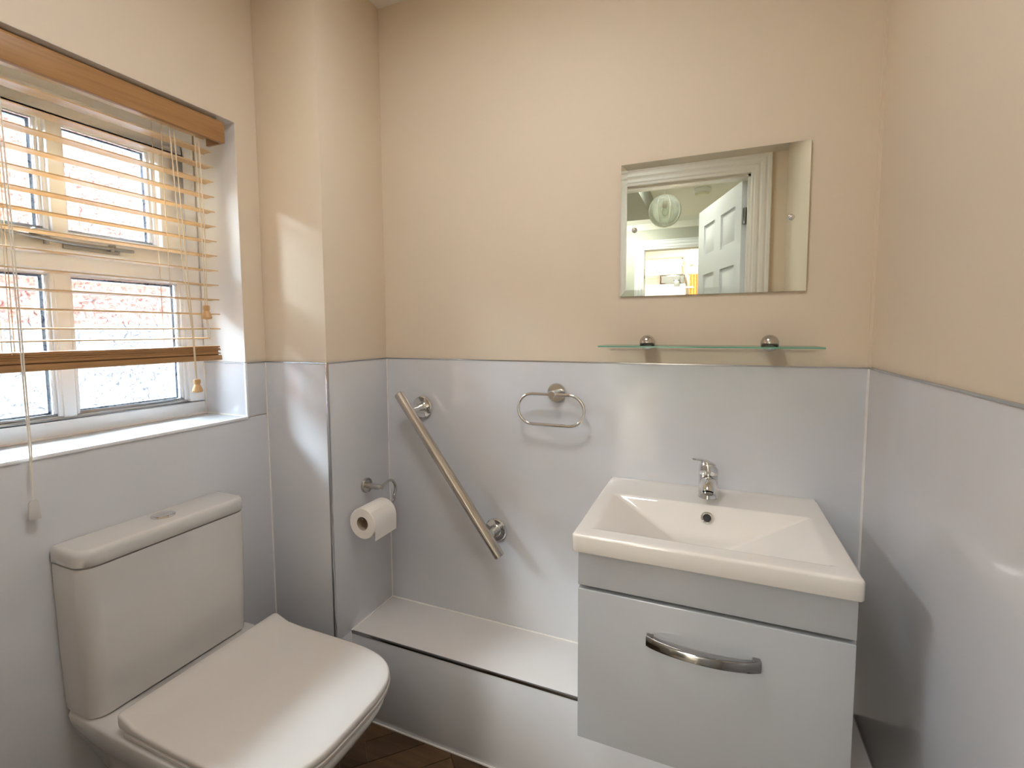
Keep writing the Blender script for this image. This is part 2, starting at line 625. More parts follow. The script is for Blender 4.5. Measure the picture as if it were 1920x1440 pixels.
# ---- door wall behind the camera, with casing and door
DX0, DX1, DZ = -0.348, 0.422, 2.094
YH = YF - 0.12                     # hall face of that wall
wf = B()
wf.box(PXL - WT, DX0 - 0.025, YH, YF, -0.12, CZ + 0.2)
wf.box(DX1 + 0.025, XR + 0.35, YH, YF, -0.12, CZ + 0.2)
wf.box(DX0 - 0.025, DX1 + 0.025, YH, YF, DZ + 0.025, CZ + 0.2)
wall_front = wf.build('wall_front', 'cream_paint', props=S('cream wall with the doorway, seen in the mirror', 'wall'))


def casing(prefix, x0, x1, zt, y, dy, width, mat_, zb=0.0):
    """moulded architrave around an opening on plane y, standing out in direction dy, mitred"""
    prof = [(0.0, 0.0), (0.0, 0.012), (0.006, 0.014), (0.014, 0.012), (0.020, 0.017), (0.034, 0.019), (0.044, 0.014), (0.052, 0.020),
            (0.066, 0.022), (0.078, 0.018), (0.084, 0.024), (width - 0.004, 0.024), (width, 0.020), (width, 0.0)]
    b = B()
    rings = []
    for (px, pz, sx, sz) in ((x1, zb, 1, 0), (x1, zt, 1, 1), (x0, zt, -1, 1), (x0, zb, -1, 0)):
        rings.append([(px + sx * w, y + dy * h, pz + sz * w) for w, h in prof])
    b.loft(rings)
    return b


tr1 = casing('a', DX0, DX1, DZ, YF, 1, 0.10, 'casing_paint').build('trim_1', 'casing_paint', smooth=25, props=S('moulded cream door architrave seen in the mirror', 'door frame'))
casing('a', DX0, DX1, DZ, YH, -1, 0.10, 'casing_paint').build('trim_2', 'casing_paint', smooth=25, props=S('moulded door architrave on the hall side of the bathroom doorway', 'door frame'))
door = root_struct('door_1', (DX1, YH, 0), 'white six-panel door standing open into the hall', 'door')
lin = B()
lin.box(DX0 - 0.025, DX0, YH, YF, 0, DZ + 0.025)
lin.box(DX1, DX1 + 0.025, YH, YF, 0, DZ + 0.025)
lin.box(DX0, DX1, YH, YF, DZ, DZ + 0.025)
lin.box(DX0, DX0 + 0.012, YH + 0.045, YF - 0.02, 0, DZ)
lin.box(DX1 - 0.012, DX1, YH + 0.045, YF - 0.02, 0, DZ)
lin.box(DX0, DX1, YH + 0.045, YF - 0.02, DZ - 0.012, DZ)
lin.build('door_lining', 'casing_paint', door)
# leaf in local (s along the leaf from the hinge, t thickness, z)
hx, hy = 0.384, -1.70
ex, ey = 0.139, -2.419
dl = math.hypot(ex - hx, ey - hy)
sd = Vector(((ex - hx) / dl, (ey - hy) / dl, 0))
td = Vector((-sd.y, sd.x, 0))      # away from the bathroom-side face
if td.x < 0:
    td = -td
LW, LH, LT = 0.76, 2.083, 0.036


def leafbox(b, s0, s1, t0, t1, z0, z1):
    o = Vector((hx, hy, 0))
    v = []
    for z in (z0, z1):
        for s, t in ((s0, t0), (s1, t0), (s1, t1), (s0, t1)):
            q = o + sd * s + td * t
            v.append((q.x, q.y, z))
    return b.add(v, [(0, 3, 2, 1), (4, 5, 6, 7), (0, 1, 5, 4), (1, 2, 6, 5), (2, 3, 7, 6), (3, 0, 4, 7)])


lf = B()
cols = ((0.095, 0.325), (0.435, 0.645))
rows = ((0.22, 0.72), (0.93, 1.628), (1.75, 1.967))
leafbox(lf, 0, 0.095, 0, LT, 0.008, LH)
leafbox(lf, 0.325, 0.435, 0, LT, 0.008, LH)
leafbox(lf, 0.645, LW, 0, LT, 0.008, LH)
for z0, z1 in ((0.008, 0.22), (0.72, 0.93), (1.628, 1.75), (1.967, LH)):
    for c0, c1 in cols:
        leafbox(lf, c0, c1, 0, LT, z0, z1)
leaf = lf.build('door_leaf', 'door_white', door)
for c0, c1 in cols:
    for z0, z1 in rows:
        pb = B()
        leafbox(pb, c0, c1, 0.011, LT - 0.011, z0, z1)
        o = Vector((hx, hy, 0))
        r0 = [(c0 + 0.022, z0 + 0.022), (c1 - 0.022, z0 + 0.022), (c1 - 0.022, z1 - 0.022), (c0 + 0.022, z1 - 0.022)]
        r1 = [(c0 + 0.045, z0 + 0.045), (c1 - 0.045, z0 + 0.045), (c1 - 0.045, z1 - 0.045), (c0 + 0.045, z1 - 0.045)]
        for ta, tb_ in ((0.011, 0.003), (LT - 0.011, LT - 0.003)):
            rr = []
            for ring, t in ((r0, ta), (r1, tb_)):
                rr.append([tuple(o + sd * s + td * t + Vector((0, 0, z))) for s, z in ring])
            pb.loft(rr)
        pb.build('door_panel', 'door_white', leaf)
for z in (0.22, 1.04, 1.84):
    hb = B()
    leafbox(hb, -0.026, -0.001, 0.006, 0.034, z, z + 0.09)
    q = Vector((hx, hy, 0)) - sd * 0.012 + td * 0.037
    hb.lathe([(0.006, 0), (0.006, 0.09)], (q.x, q.y, z), n=10)
    hb.build('hinge', 'dark_chrome', door)
for sgn, t in ((-1, 0), (1, LT)):
    o = Vector((hx, hy, 1.0)) + sd * 0.70 + td * t
    kb = B()
    kb.lathe([(0.026, 0), (0.026, 0.006), (0.010, 0.008), (0.010, 0.04), (0.024, 0.045), (0.028, 0.055), (0.024, 0.066), (0.001, 0.07)], o, td * sgn, n=20)
    kb.build('door_knob', 'chrome', door)

# ================================================================== HALL AND KITCHEN BEYOND (seen in the mirror)
HXL, HXR, HY = -0.95, 0.75, -4.0
KX0, KX1, KY = -1.9, 1.3, -6.5
hall_floor = box('floor_hall', 'hall_floor', KX0 - 0.2, KX1 + 0.2, KY - 0.2, YH, -0.12, -0.002, props=S('brown carpeted hall floor beyond the door', 'floor'))
box('ceiling_hall', 'hall_ceiling', HXL - 0.1, HXR + 0.1, HY - 0.06, YH, HZ, HZ + 0.12, props=S('white hall ceiling seen in the mirror', 'ceiling'))
box('wall_hall_left', 'hall_paint', HXL - 0.12, HXL, HY, YH, -0.12, HZ + 0.1, props=S('sage grey hall side wall behind the far doorway', 'wall'))
box('wall_hall_right', 'hall_paint', HXR, HXR + 0.12, HY, YH, -0.12, HZ + 0.1, props=S('sage grey hall wall behind the open door', 'wall'))
box('wall_hall_soffit', 'hall_paint', HXL, -0.26, -3.08, YH - 0.001, 2.22, HZ + 0.05, props=S('boxed sage grey soffit dropping below the hall ceiling', 'wall'))
FX0, FX1, FZ2 = -0.45, 0.32, 2.098
wh = B()
wh.box(KX0, FX0, HY - 0.12, HY, -0.12, HZ + 0.1)
wh.box(FX1, KX1, HY - 0.12, HY, -0.12, HZ + 0.1)
wh.box(FX0, FX1, HY - 0.12, HY, FZ2, HZ + 0.1)
wh.build('wall_hall_far', 'hall_paint', props=S('sage grey hall end wall with a bright doorway', 'wall'))
casing('b', FX0, FX1, FZ2, HY, 1, 0.095, 'door_white').build('trim_3', 'door_white', smooth=25, props=S('white architrave around the far bright doorway', 'door frame'))
cv = B()
cv.loft([[(HXL, HY, HZ), (HXL, HY + 0.09, HZ), (HXL, HY + 0.03, HZ - 0.03), (HXL, HY, HZ - 0.09)],
         [(HXR, HY, HZ), (HXR, HY + 0.09, HZ), (HXR, HY + 0.03, HZ - 0.03), (HXR, HY, HZ - 0.09)]])
cv.build('trim_4', 'hall_ceiling', props=S('pale coving along the hall end wall', 'coving'))
box('hinge_plate', 'dark_chrome', FX0, FX0 + 0.004, HY - 0.06, HY - 0.03, 1.80, 1.90, parent=bpy.data.objects['trim_3'])

box('ceiling_kitchen', 'kitchen_white', KX0 - 0.1, KX1 + 0.1, KY - 0.1, HY - 0.06, HZ + 0.1, HZ + 0.2, props=S('white kitchen ceiling beyond the hall', 'ceiling'))
box('wall_kitchen_far', 'kitchen_white', KX0 - 0.1, KX1 + 0.1, KY - 0.12, KY, -0.12, HZ + 0.2, props=S('bright white kitchen end wall seen in the mirror', 'wall'))
box('wall_kitchen_left', 'kitchen_white', KX0 - 0.12, KX0, KY, HY - 0.06, -0.12, HZ + 0.2, props=S('white kitchen side wall left of the cupboards', 'wall'))
box('wall_kitchen_right', 'kitchen_white', KX1, KX1 + 0.12, KY, HY - 0.06, -0.12, HZ + 0.2, props=S('white kitchen side wall beside the curtain', 'wall'))

# kitchen contents
wc = thing('wall_cupboard', 'white kitchen wall cupboard with brown cornice, seen through the far doorway', 'cupboard', (-0.45, KY, 1.83))
box('cupboard_body', 'kitchen_white', -0.95, -0.20, KY + 0.002, KY + 0.30, 2.06, 2.30, wc)
box('cornice', 'card', -0.97, -0.18, KY + 0.002, KY + 0.325, 2.30, 2.318, wc)
for i in range(2):
    dr_ = box('cupboard_door', 'kitchen_white', -0.945 + i * 0.375, -0.58 + i * 0.375, KY + 0.30, KY + 0.318, 2.065, 2.295, wc, 0.002)
    box('handle', 'chrome', -0.60 + i * 0.05, -0.592 + i * 0.05, KY + 0.318, KY + 0.335, 2.08, 2.14, dr_)
mw = thing('microwave_oven', 'dark fronted built-in oven under the white cupboard, seen in the mirror', 'oven', (-0.33, KY, 1.90))
box('oven_body', 'dark_chrome', -0.50, -0.15, KY + 0.002, KY + 0.30, 1.925, 2.055, mw, 0.004)
box('oven_glass', 'kitchen_dark', -0.48, -0.22, KY + 0.30, KY + 0.306, 1.94, 2.04, mw)
box('control_panel', 'kitchen_dark', -0.21, -0.16, KY + 0.30, KY + 0.304, 1.94, 2.04, mw)
ow = thing('tall_cupboard', 'white tall kitchen cupboard below the dark oven', 'cupboard', (-0.42, KY, 0))
box('cupboard_body', 'kitchen_white', -0.95, -0.14, KY + 0.002, KY + 0.30, 0.0, 1.92, ow)
box('cupboard_door', 'kitchen_white', -0.945, -0.145, KY + 0.30, KY + 0.318, 0.1, 1.86, ow, 0.002)
tin = thing('storage_tin', 'small dark square tin on the kitchen worktop, seen in the mirror', 'tin', (-0.25, KY + 0.38, 1.86))
tin_sh = box('wall_shelf', 'kitchen_white', -0.50, -0.02, KY + 0.32, KY + 0.50, 1.845, 1.862)
tag(tin_sh, 'white kitchen shelf holding the small dark tin', 'shelf')
box('tin_body', 'kitchen_dark', -0.29, -0.215, KY + 0.36, KY + 0.43, 1.862, 1.955, tin, 0.004)
box('tin_lid', 'dark_chrome', -0.292, -0.213, KY + 0.358, KY + 0.432, 1.955, 1.968, tin, 0.002)
cu = B()
pts0, pts1 = [], []
for i in range(25):
    x = -0.09 + 0.16 * i / 24
    pts0.append((x, KY + 0.10 + 0.022 * math.sin(i * 1.05)))
ring = pts0 + [(x, y - 0.006) for x, y in reversed(pts0)]
cu.loft([[(x, y, 1.2) for x, y in ring], [(x, y, 2.07) for x, y in ring]])
cur = thing('curtain', 'orange pleated kitchen curtain at the edge of the far doorway', 'curtain', (-0.01, KY + 0.1, 1.2))
cu.build('curtain_cloth', 'orange_fabric', cur)
B().tube([(-0.12, KY + 0.10, 2.08), (0.12, KY + 0.10, 2.08)], 0.009, 8).build('curtain_pole', 'card', cur)
for x_ in (-0.10, 0.10):
    box('pole_bracket', 'card', x_ - 0.006, x_ + 0.006, KY, KY + 0.1, 2.07, 2.09, cur)
sw = thing('light_switch', 'small grey switch plate on the bright kitchen wall', 'switch', (-0.72, KY + 0.319, 1.95))
sw.location = (-1.05, KY, 1.93)
box('switch_plate', 'dark_chrome', -1.09, -1.01, KY, KY + 0.01, 1.92, 2.0, sw, 0.003)
box('rocker', 'kitchen_white', -1.062, -1.038, KY + 0.01, KY + 0.015, 1.94, 1.98, sw, 0.001)
ch = thing('chandelier', 'pale brass kitchen chandelier with curved arms, seen through the doorway', 'light', (-0.03, -5.4, 2.1))
B().tube([(-0.03, -5.4, 2.5), (-0.03, -5.4, 2.16)], 0.008, 8).build('rod', 'cord', ch)
B().lathe([(0.002, 0), (0.02, 0.01), (0.028, 0.03), (0.012, 0.06), (0.018, 0.08), (0.004, 0.1)], (-0.03, -5.4, 2.07), n=16).build('hub', 'cord', ch)
for i in range(5):
    a = 2 * math.pi * i / 5 + 0.5
    arm = B().tube([(-0.03 + math.cos(a) * r_, -5.4 + math.sin(a) * r_, z_) for r_, z_ in ((0.02, 2.10), (0.06, 2.075), (0.10, 2.08), (0.13, 2.11))], 0.005, 8).build('arm', 'cord', ch)
    B().lathe([(0.004, 0), (0.024, 0.01), (0.036, 0.06), (0.033, 0.06), (0.02, 0.014), (0.002, 0.012)], (-0.03 + math.cos(a) * 0.13, -5.4 + math.sin(a) * 0.13, 2.11), n=14).build('lamp_shade', 'globe_glass', ch)
kl = thing('kitchen_fill_lamp', 'added unseen round fill lamp brightening the kitchen, above the doorway', 'light', (-0.4, -5.2, 2.43))  # unseen, added to brighten the kitchen and spill into the hall
B().lathe([(0.20, 0.07), (0.20, 0.03), (0.195, 0.03), (0.195, 0.07)], (-0.4, -5.2, 2.43), n=32, closed=True).build('lamp_rim', 'chrome', kl)
B().lathe([(0.01, 0.0), (0.12, 0.005), (0.18, 0.02), (0.194, 0.045), (0.194, 0.07)], (-0.4, -5.2, 2.43), n=32).build('diffuser', 'kitchen_fill_glow', kl)

for lx, ly, lab in ((-0.62, -3.55, 'added unseen round fill lamp in the hall, left of the far doorway'), (-0.05, -2.12, 'added unseen round fill lamp in the hall, just outside the bathroom door')):  # both added out of view: hall fill, and fill through the doorway
    hz_ = HZ - 0.045
    hl = thing('hall_fill_lamp', lab, 'light', (lx, ly, hz_))
    B().lathe([(0.13, 0.045), (0.13, 0.027), (0.126, 0.027), (0.126, 0.045)], (lx, ly, hz_), n=32, closed=True).build('lamp_rim', 'chrome', hl)
    B().lathe([(0.01, 0.0), (0.08, 0.004), (0.115, 0.018), (0.125, 0.032), (0.125, 0.045)], (lx, ly, hz_), n=32).build('diffuser', 'hall_fill_glow' if ly < -3 else 'door_fill_glow', hl)

# pendant globe in the hall
gp = thing('globe_pendant', 'clear ribbed glass globe pendant hanging in the hall, seen in the mirror', 'light', (-0.121, -2.653, 2.058))
gc = Vector((-0.121, -2.653, 2.178))
GR = 0.124
B().lathe([(0.001, 0), (0.035, 0.0), (0.03, -0.02), (0.006, -0.03)], (gc.x, gc.y, HZ), n=20).build('ceiling_rose', 'kitchen_white', gp)
B().tube([(gc.x, gc.y, HZ - 0.02), (gc.x, gc.y, gc.z + 0.05)], 0.003, 8).build('cord', 'cord_pale', gp)
B().lathe([(0.001, 0.045), (0.018, 0.045), (0.018, 0.0), (0.014, -0.005), (0.001, -0.005)], (gc.x, gc.y, gc.z + 0.03), n=16).build('lamp_holder', 'card', gp)
B().lathe([(0.001, -0.07), (0.018, -0.062), (0.026, -0.04), (0.022, -0.018), (0.012, 0.0)], (gc.x, gc.y, gc.z + 0.028), n=16).build('bulb', 'globe_glass', gp)
for i in range(8):
    a0 = 2 * math.pi * i / 8
    pet = B()
    rings = []
    for j in range(13):
        ph = math.radians(-82 + 164 * j / 12)
        ring = []
        hw = math.radians(21.5)
        for k in range(7):
            a = a0 - hw + 2 * hw * k / 6
            ring.append(gc + GR * Vector((math.cos(ph) * math.cos(a), math.cos(ph) * math.sin(a), math.sin(ph))))
        for k in range(6, -1, -1):
            a = a0 - hw + 2 * hw * k / 6
            ring.append(gc + (GR - 0.003) * Vector((math.cos(ph) * math.cos(a), math.cos(ph) * math.sin(a), math.sin(ph))))
        rings.append(ring)
    pet.loft(rings)
    pet.build('glass_petal', 'globe_glass', gp)
    a = a0 + math.pi / 8
    B().tube([gc + (GR + 0.001) * Vector((math.cos(ph) * math.cos(a), math.cos(ph) * math.sin(a), math.sin(ph))) for ph in [math.radians(-84 + 168 * j / 16) for j in range(17)]], 0.0016, 6).build('rib', 'kitchen_white', gp)
sm = thing('smoke_alarm', 'round cream smoke alarm on the hall ceiling, seen in the mirror', 'smoke alarm', (0.14, -2.97, 2.35))
B().lathe([(0.064, 0.05), (0.064, 0.024), (0.060, 0.02)], (0.14, -2.97, 2.35), n=28).build('alarm_base', 'kitchen_white', sm)
B().lathe([(0.001, 0.0), (0.045, 0.002), (0.054, 0.01), (0.056, 0.022)], (0.14, -2.97, 2.35), n=28).build('alarm_cover', 'smoke_plastic', sm)

# ================================================================== OUTSIDE THE WINDOW
tag(box('ground', 'ground_pale', -9, PXL - WT, -8, 7, -0.5, -0.3, props={'kind': 'structure'}), 'pale yard paving outside the window', 'ground')
nb = box('neighbour_wall', 'far_brick', -4.6, -4.3, -6, 5, -0.3, 2.95, props={'kind': 'structure'})
tag(nb, 'orange brick wall of the neighbouring house, blurred behind the window panes', 'wall')
hf = B()  # unseen facade, added and raised to keep sky light off the neighbour's brick
hf.box(PXL - WT, PXL - WT + 0.25, YF - 0.12, 0.30, CZ + 0.12, 7.2)
hf.box(PXL - WT, PXL - WT + 0.25, 0.30, 5.0, -0.3, 7.2)
hf.box(PXL - WT, PXL - WT + 0.25, -8.0, YF - 0.12, -0.3, 7.2)
tag(hf.build('shading_facade', 'far_brick', props={'kind': 'structure'}), 'unseen outer brick facade of this house, made tall to shade the brick opposite', 'wall')
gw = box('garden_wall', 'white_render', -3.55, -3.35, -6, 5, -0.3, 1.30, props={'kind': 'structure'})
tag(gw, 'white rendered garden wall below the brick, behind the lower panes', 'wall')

# ================================================================== WINDOW
win = root_struct('window_1', (XF - 0.03, (YW + YW2) / 2, SZ), 'white framed obscured-glass window with a top-hung sash', 'window')
XB = XF - 0.065
YC = -0.697


def frame_rect(b, y0, y1, z0, z1, wy0, wy1, wz0, wz1, xa, xb):
    b.box(xa, xb, y0, y1, z0, z0 + wz0)
    b.box(xa, xb, y0, y1, z1 - wz1, z1)
    b.box(xa, xb, y0, y0 + wy0, z0 + wz0, z1 - wz1)
    b.box(xa, xb, y1 - wy1, y1, z0 + wz0, z1 - wz1)


fo = B()
frame_rect(fo, YW2, YW, SZ, RT, 0.050, 0.050, 0.042, 0.042, XB, XF)
fo.box(XB, XF, YW2 + 0.05, YW - 0.05, 1.400, 1.440)
fo.build('outer_frame', 'upvc', win, 0.004)
box('window_board_bead', 'sealant', XF, XF + 0.004, YW2, YW, SZ, SZ + 0.004, win)
XG = -1.268   # glass plane


def light(parent, y0, y1, z0, z1):
    """glazing bead, spacer and pane filling an opening"""
    gb = B()
    for k, (w, x) in enumerate(((0.007, XF - 0.010), (0.012, XF - 0.020))):
        frame_rect(gb, y0, y1, z0, z1, w, w, w, w, XG + 0.004 if k == 0 else XG + 0.004, x)
    gb.build('glazing_bead', 'upvc', parent, 0.0015)
    spb = B()
    frame_rect(spb, y0 + 0.012, y1 - 0.012, z0 + 0.012, z1 - 0.012, 0.007, 0.007, 0.005, 0.005, XG - 0.016, XG - 0.002)
    spb.build('spacer', 'spacer_grey', parent)
    box('pane', 'pane_obscured', XG - 0.001, XG + 0.003, y0 + 0.002, y1 - 0.002, z0 + 0.002, z1 - 0.002, parent)


lo = B()
lo.box(XB, XF - 0.006, YC - 0.014, YC + 0.014, 1.031, 1.400)
lo.build('glazing_bar', 'upvc', win, 0.004)
light(win, YC + 0.014, YW - 0.050, 1.031, 1.400)
light(win, YW2 + 0.050, YC - 0.014, 1.031, 1.400)
sb_ = B()
SY0, SY1, SZ0, SZ1 = YW2 + 0.043, YW - 0.043, 1.436, 1.822
frame_rect(sb_, SY0, SY1, SZ0, SZ1, 0.070, 0.070, 0.054, 0.052, XB + 0.01, XF + 0.014)
sb_.box(XB + 0.01, XF + 0.006, YC - 0.016, YC + 0.016, SZ0 + 0.054, SZ1 - 0.052)
sash = sb_.build('top_sash', 'upvc', win, 0.004)
light(sash, YC + 0.016, SY1 - 0.070, SZ0 + 0.054, SZ1 - 0.052)
light(sash, SY0 + 0.070, YC - 0.016, SZ0 + 0.054, SZ1 - 0.052)
# stay bar on the sash bottom rail
st = B()
XS = XF + 0.014
st.tube([(XS + 0.010, -0.90, 1.478), (XS + 0.016, -0.80, 1.474), (XS + 0.018, -0.76, 1.470), (XS + 0.014, -0.70, 1.4655), (XS + 0.012, -0.55, 1.464)], 0.0045, 10)
st.lathe([(0.001, 0), (0.010, 0.002), (0.010, 0.008), (0.005, 0.014), (0.001, 0.016)], (XS + 0.016, -0.757, 1.474), n=14)
stay = st.build('window_stay', 'stay_grey', win)
box('stay_plate', 'stay_grey', XS, XS + 0.006, -0.70, -0.58, 1.452, 1.470, stay, 0.001)
for y in (-0.735, -0.60):
    B().lathe([(0.0055, 0), (0.0055, 0.012), (0.008, 0.013), (0.008, 0.017), (0.001, 0.018)], (XS + 0.012, y, 1.456), n=12).build('stay_peg', 'stay_grey', stay)

# ================================================================== BLIND
bl = thing('venetian_blind', 'partly lowered honey wood venetian blind with cords across the window', 'blind', (-1.10, YC, 1.17))
BY0, BY1 = -1.005, -0.397
vb = B()
rng = [(-1.055, 1.785), (-1.055, 1.838), (-1.060, 1.845), (-1.070, 1.845), (-1.070, 1.785)]
vb.loft([[(x, y, z) for x, z in rng] for y in (YW2 + 0.006, -0.381)])
vb.build('valance', 'blind_wood', bl, 0.0015)
box('valance_return', 'blind_wood', -1.125, -1.070, -0.389, -0.381, 1.785, 1.845, bl, 0.001)
box('head_rail', 'slat_wood', -1.128, -1.078, BY0, -0.392, 1.806, 1.852, bl, 0.002)


def slat_mesh(name, z, mat_, y0=BY0, y1=BY1, tilt=0.0, dx=0.0, parent=bl):
    b = B()
    n_ = 6
    topr, botr = [], []
    for i in range(n_ + 1):
        t = i / n_
        x = -1.090 - 0.035 * t + dx
        cz = 0.0016 * (1 - (2 * t - 1) ** 2) + tilt * (t - 0.5)
        topr.append((x, z + cz + 0.0014))
        botr.append((x, z + cz - 0.0014))
    ring = topr + botr[::-1]
    b.loft([[(x, y0, zz) for x, zz in ring], [(x, y1, zz) for x, zz in ring]])
    return b.build(name, mat_, parent)


zs = [1.8025 - 0.0421 * i for i in range(14)]
for i, z in enumerate(zs):
    slat_mesh('slat', z, 'slat_wood', tilt=random.uniform(-0.001, 0.001))
slat_mesh('slat', 1.228, 'slat_wood', y1=-0.43)
for i in range(8):
    slat_mesh('slat', 1.1800 + i * 0.0033, 'blind_wood', dx=random.uniform(-0.003, 0.003), y1=BY1 + random.uniform(-0.012, 0.0), tilt=random.uniform(-0.001, 0.001))
br = B()
ring = [(-1.087, 1.164), (-1.086, 1.168), (-1.087, 1.1785), (-1.128, 1.1785), (-1.129, 1.168), (-1.128, 1.164)]
br.loft([[(x, BY0, z) for x, z in ring], [(x, BY1 - 0.002, z) for x, z in ring]])
br.build('bottom_rail', 'blind_wood', bl, 0.001)
for y in (-0.535, -0.857):
    for x in (-1.0885, -1.1265):
        B().tube([(x, y, 1.815), (x, y, 1.20)], 0.0007, 6).build('ladder_cord', 'cord', bl)
    rung = B()
    B().tube([(-1.1075, y + 0.012, 1.815), (-1.1075, y + 0.012, 1.18)], 0.0009, 6).build('lift_cord', 'cord', bl)


def tassel(x, y, ztop, zbot):
    h = ztop - zbot
    prof = [(0.003, h), (0.0075, h - 0.001), (0.009, h * 0.86), (0.0085, h * 0.68), (0.0065, h * 0.60), (0.010, h * 0.42), (0.0135, h * 0.16), (0.012, 0.002), (0.002, 0)]
    return B().lathe([(r, d) for r, d in prof], (x, y, zbot), n=20)


XT = -1.062
t1 = tassel(XT, -0.457, 1.321, 1.281).build('cord_tassel', 'tassel_wood', bl)
t2 = tassel(XT, -0.494, 1.117, 1.079).build('cord_tassel', 'tassel_wood', bl)
for y0, y1, z1 in ((-0.446, -0.4545, 1.320), (-0.4575, -0.4595, 1.320)):
    B().tube([(-1.085, y0, 1.815), (-1.074, y0, 1.785), (XT, (y0 + y1) / 2, 1.55), (XT, y1, z1)], 0.0013, 6).build('pull_cord', 'cord', bl)
for y0, dy in ((-0.512, 0.0), (-0.519, -0.004)):
    B().tube([(-1.085, y0, 1.815), (-1.074, y0 + dy, 1.775), (XT, y0 + 0.006 + dy, 1.45), (XT, -0.497 + dy * 0.6, 1.25), (XT, -0.4945 + dy * 0.3, 1.117)], 0.0015, 6).build('pull_cord', 'cord', bl)
# slack loop under the first tassel
B().tube([(XT, -0.456, 1.285), (XT, -0.449, 1.24), (XT, -0.4495, 1.228), (XT, -0.453, 1.224), (XT, -0.456, 1.23), (XT, -0.459, 1.285)], 0.0011, 6).build('cord_loop', 'cord_pale', bl)
# long cords at the other end with a clear safety tag
for dy in (0, 0.006):
    B().tube([(-1.080, -0.868 + dy, 1.815), (-1.050, -0.866 + dy, 1.77), (-1.040, -0.8635 + dy * 0.7, 1.4), (-1.036, -0.8625 + dy * 0.5, 1.0), (-1.034, -0.8635, 0.93), (-1.034, -0.8635, 0.902)], 0.0014, 6).build('pull_cord', 'cord_pale', bl)
tg = B()
tg.loft([[(-1.0375, -0.874, 0.862), (-1.0315, -0.874, 0.862), (-1.0315, -0.853, 0.862), (-1.0375, -0.853, 0.862)],
         [(-1.0375, -0.871, 0.899), (-1.0315, -0.871, 0.899), (-1.0315, -0.856, 0.899), (-1.0375, -0.856, 0.899)],
         [(-1.0355, -0.868, 0.903), (-1.0325, -0.868, 0.903), (-1.0325, -0.859, 0.903), (-1.0355, -0.859, 0.903)]])
tg.build('cord_tag', 'clear_tag', bl, 0.001)

# ================================================================== BOXED LEDGE
led = thing('boxed_ledge', 'low grey tiled boxed ledge along the back wall under the grab rail', 'ledge', ((XP + XR) / 2, YB / 2, 0))
box('ledge_core', 'sealant', XP + 0.001, XR - 0.001, YB + 0.006, -0.001, 0, BZ - 0.006, led)
box('top_tile', 'ledge_tile', XP + 0.001, XR - 0.001, YB + 0.003, -0.001, BZ - 0.006, BZ, led, tb)
box('front_tile', 'tile', XP + 0.001, XR - 0.001, YB, YB + 0.006, 0.003, BZ - 0.008, led, tb)
box('edge_trim', 'dark_chrome', XP + 0.001, XR - 0.001, YB - 0.0015, YB + 0.004, BZ - 0.008, BZ + 0.0006, led, 0.0008)
box('sealant_bead', 'sealant', XP, XR - 0.001, -0.004, -0.0005, BZ, BZ + 0.003, led)
box('sealant_bead', 'sealant', XP, XP + 0.004, YB, -0.001, BZ, BZ + 0.003, led)
box('sealant_bead', 'sealant', XP, XP + 0.003, YB - 0.002, YB + 0.001, 0, BZ - 0.002, led)
box('sealant_bead', 'sealant', XP + 0.002, XR - 0.001, YB - 0.003, YB, 0.0, 0.004, led)

# ================================================================== TOILET
TC = -0.647
to = thing('toilet', 'white close-coupled toilet with closed square lid under the window', 'toilet', (-0.80, TC, 0))


def ring_rect(x0, x1, hw, z, r, rb=0.004):
    return [(x, y, z) for x, y in rrect(x0, x1, TC - hw, TC + hw, (rb, r, r, rb), 7)]


cb_ = B()
cb_.loft([ring_rect(-1.046, -0.948, 0.178, 0.417, 0.030), ring_rect(-1.046, -0.942, 0.1845, 0.421, 0.033), ring_rect(-1.047, -0.940, 0.186, 0.440, 0.034),
          ring_rect(-1.048, -0.938, 0.1895, 0.60, 0.034), ring_rect(-1.048, -0.937, 0.1915, 0.750, 0.034), ring_rect(-1.048, -0.937, 0.1905, 0.7535, 0.034)])
cb_.build('cistern', 'ceramic', to, smooth=40)
cl = B()
cl.loft([ring_rect(-1.048, -0.937, 0.190, 0.7565, 0.034), ring_rect(-1.048, -0.935, 0.1925, 0.7585, 0.035), ring_rect(-1.048, -0.934, 0.193, 0.780, 0.035),
         ring_rect(-1.048, -0.936, 0.191, 0.787, 0.034), ring_rect(-1.047, -0.940, 0.187, 0.7915, 0.031), ring_rect(-1.044, -0.946, 0.180, 0.7925, 0.026)])
cl.build('cistern_lid', 'ceramic', to, smooth=50)
fb = B()
fb.lathe([(0.026, 0.0), (0.026, 0.002), (0.024, 0.0038), (0.022, 0.0038)], (-0.998, TC + 0.008, 0.7925), n=32)
fbo = fb.build('flush_button', 'chrome', to)
for s in (-1, 1):
    hb = B()
    a0 = -math.pi / 2 + 0.05 if s > 0 else math.pi / 2 + 0.05
    pts = [(-0.998 + 0.0215 * math.cos(a0 + (math.pi - 0.1) * i / 16), TC + 0.008 + 0.0215 * math.sin(a0 + (math.pi - 0.1) * i / 16)) for i in range(17)]
    hb.loft([[(x, y, 0.7955) for x, y in pts], [(x, y, 0.7972 if s > 0 else 0.7968) for x, y in pts]])
    hb.build('button_half', 'chrome', fbo)

PC = -0.634


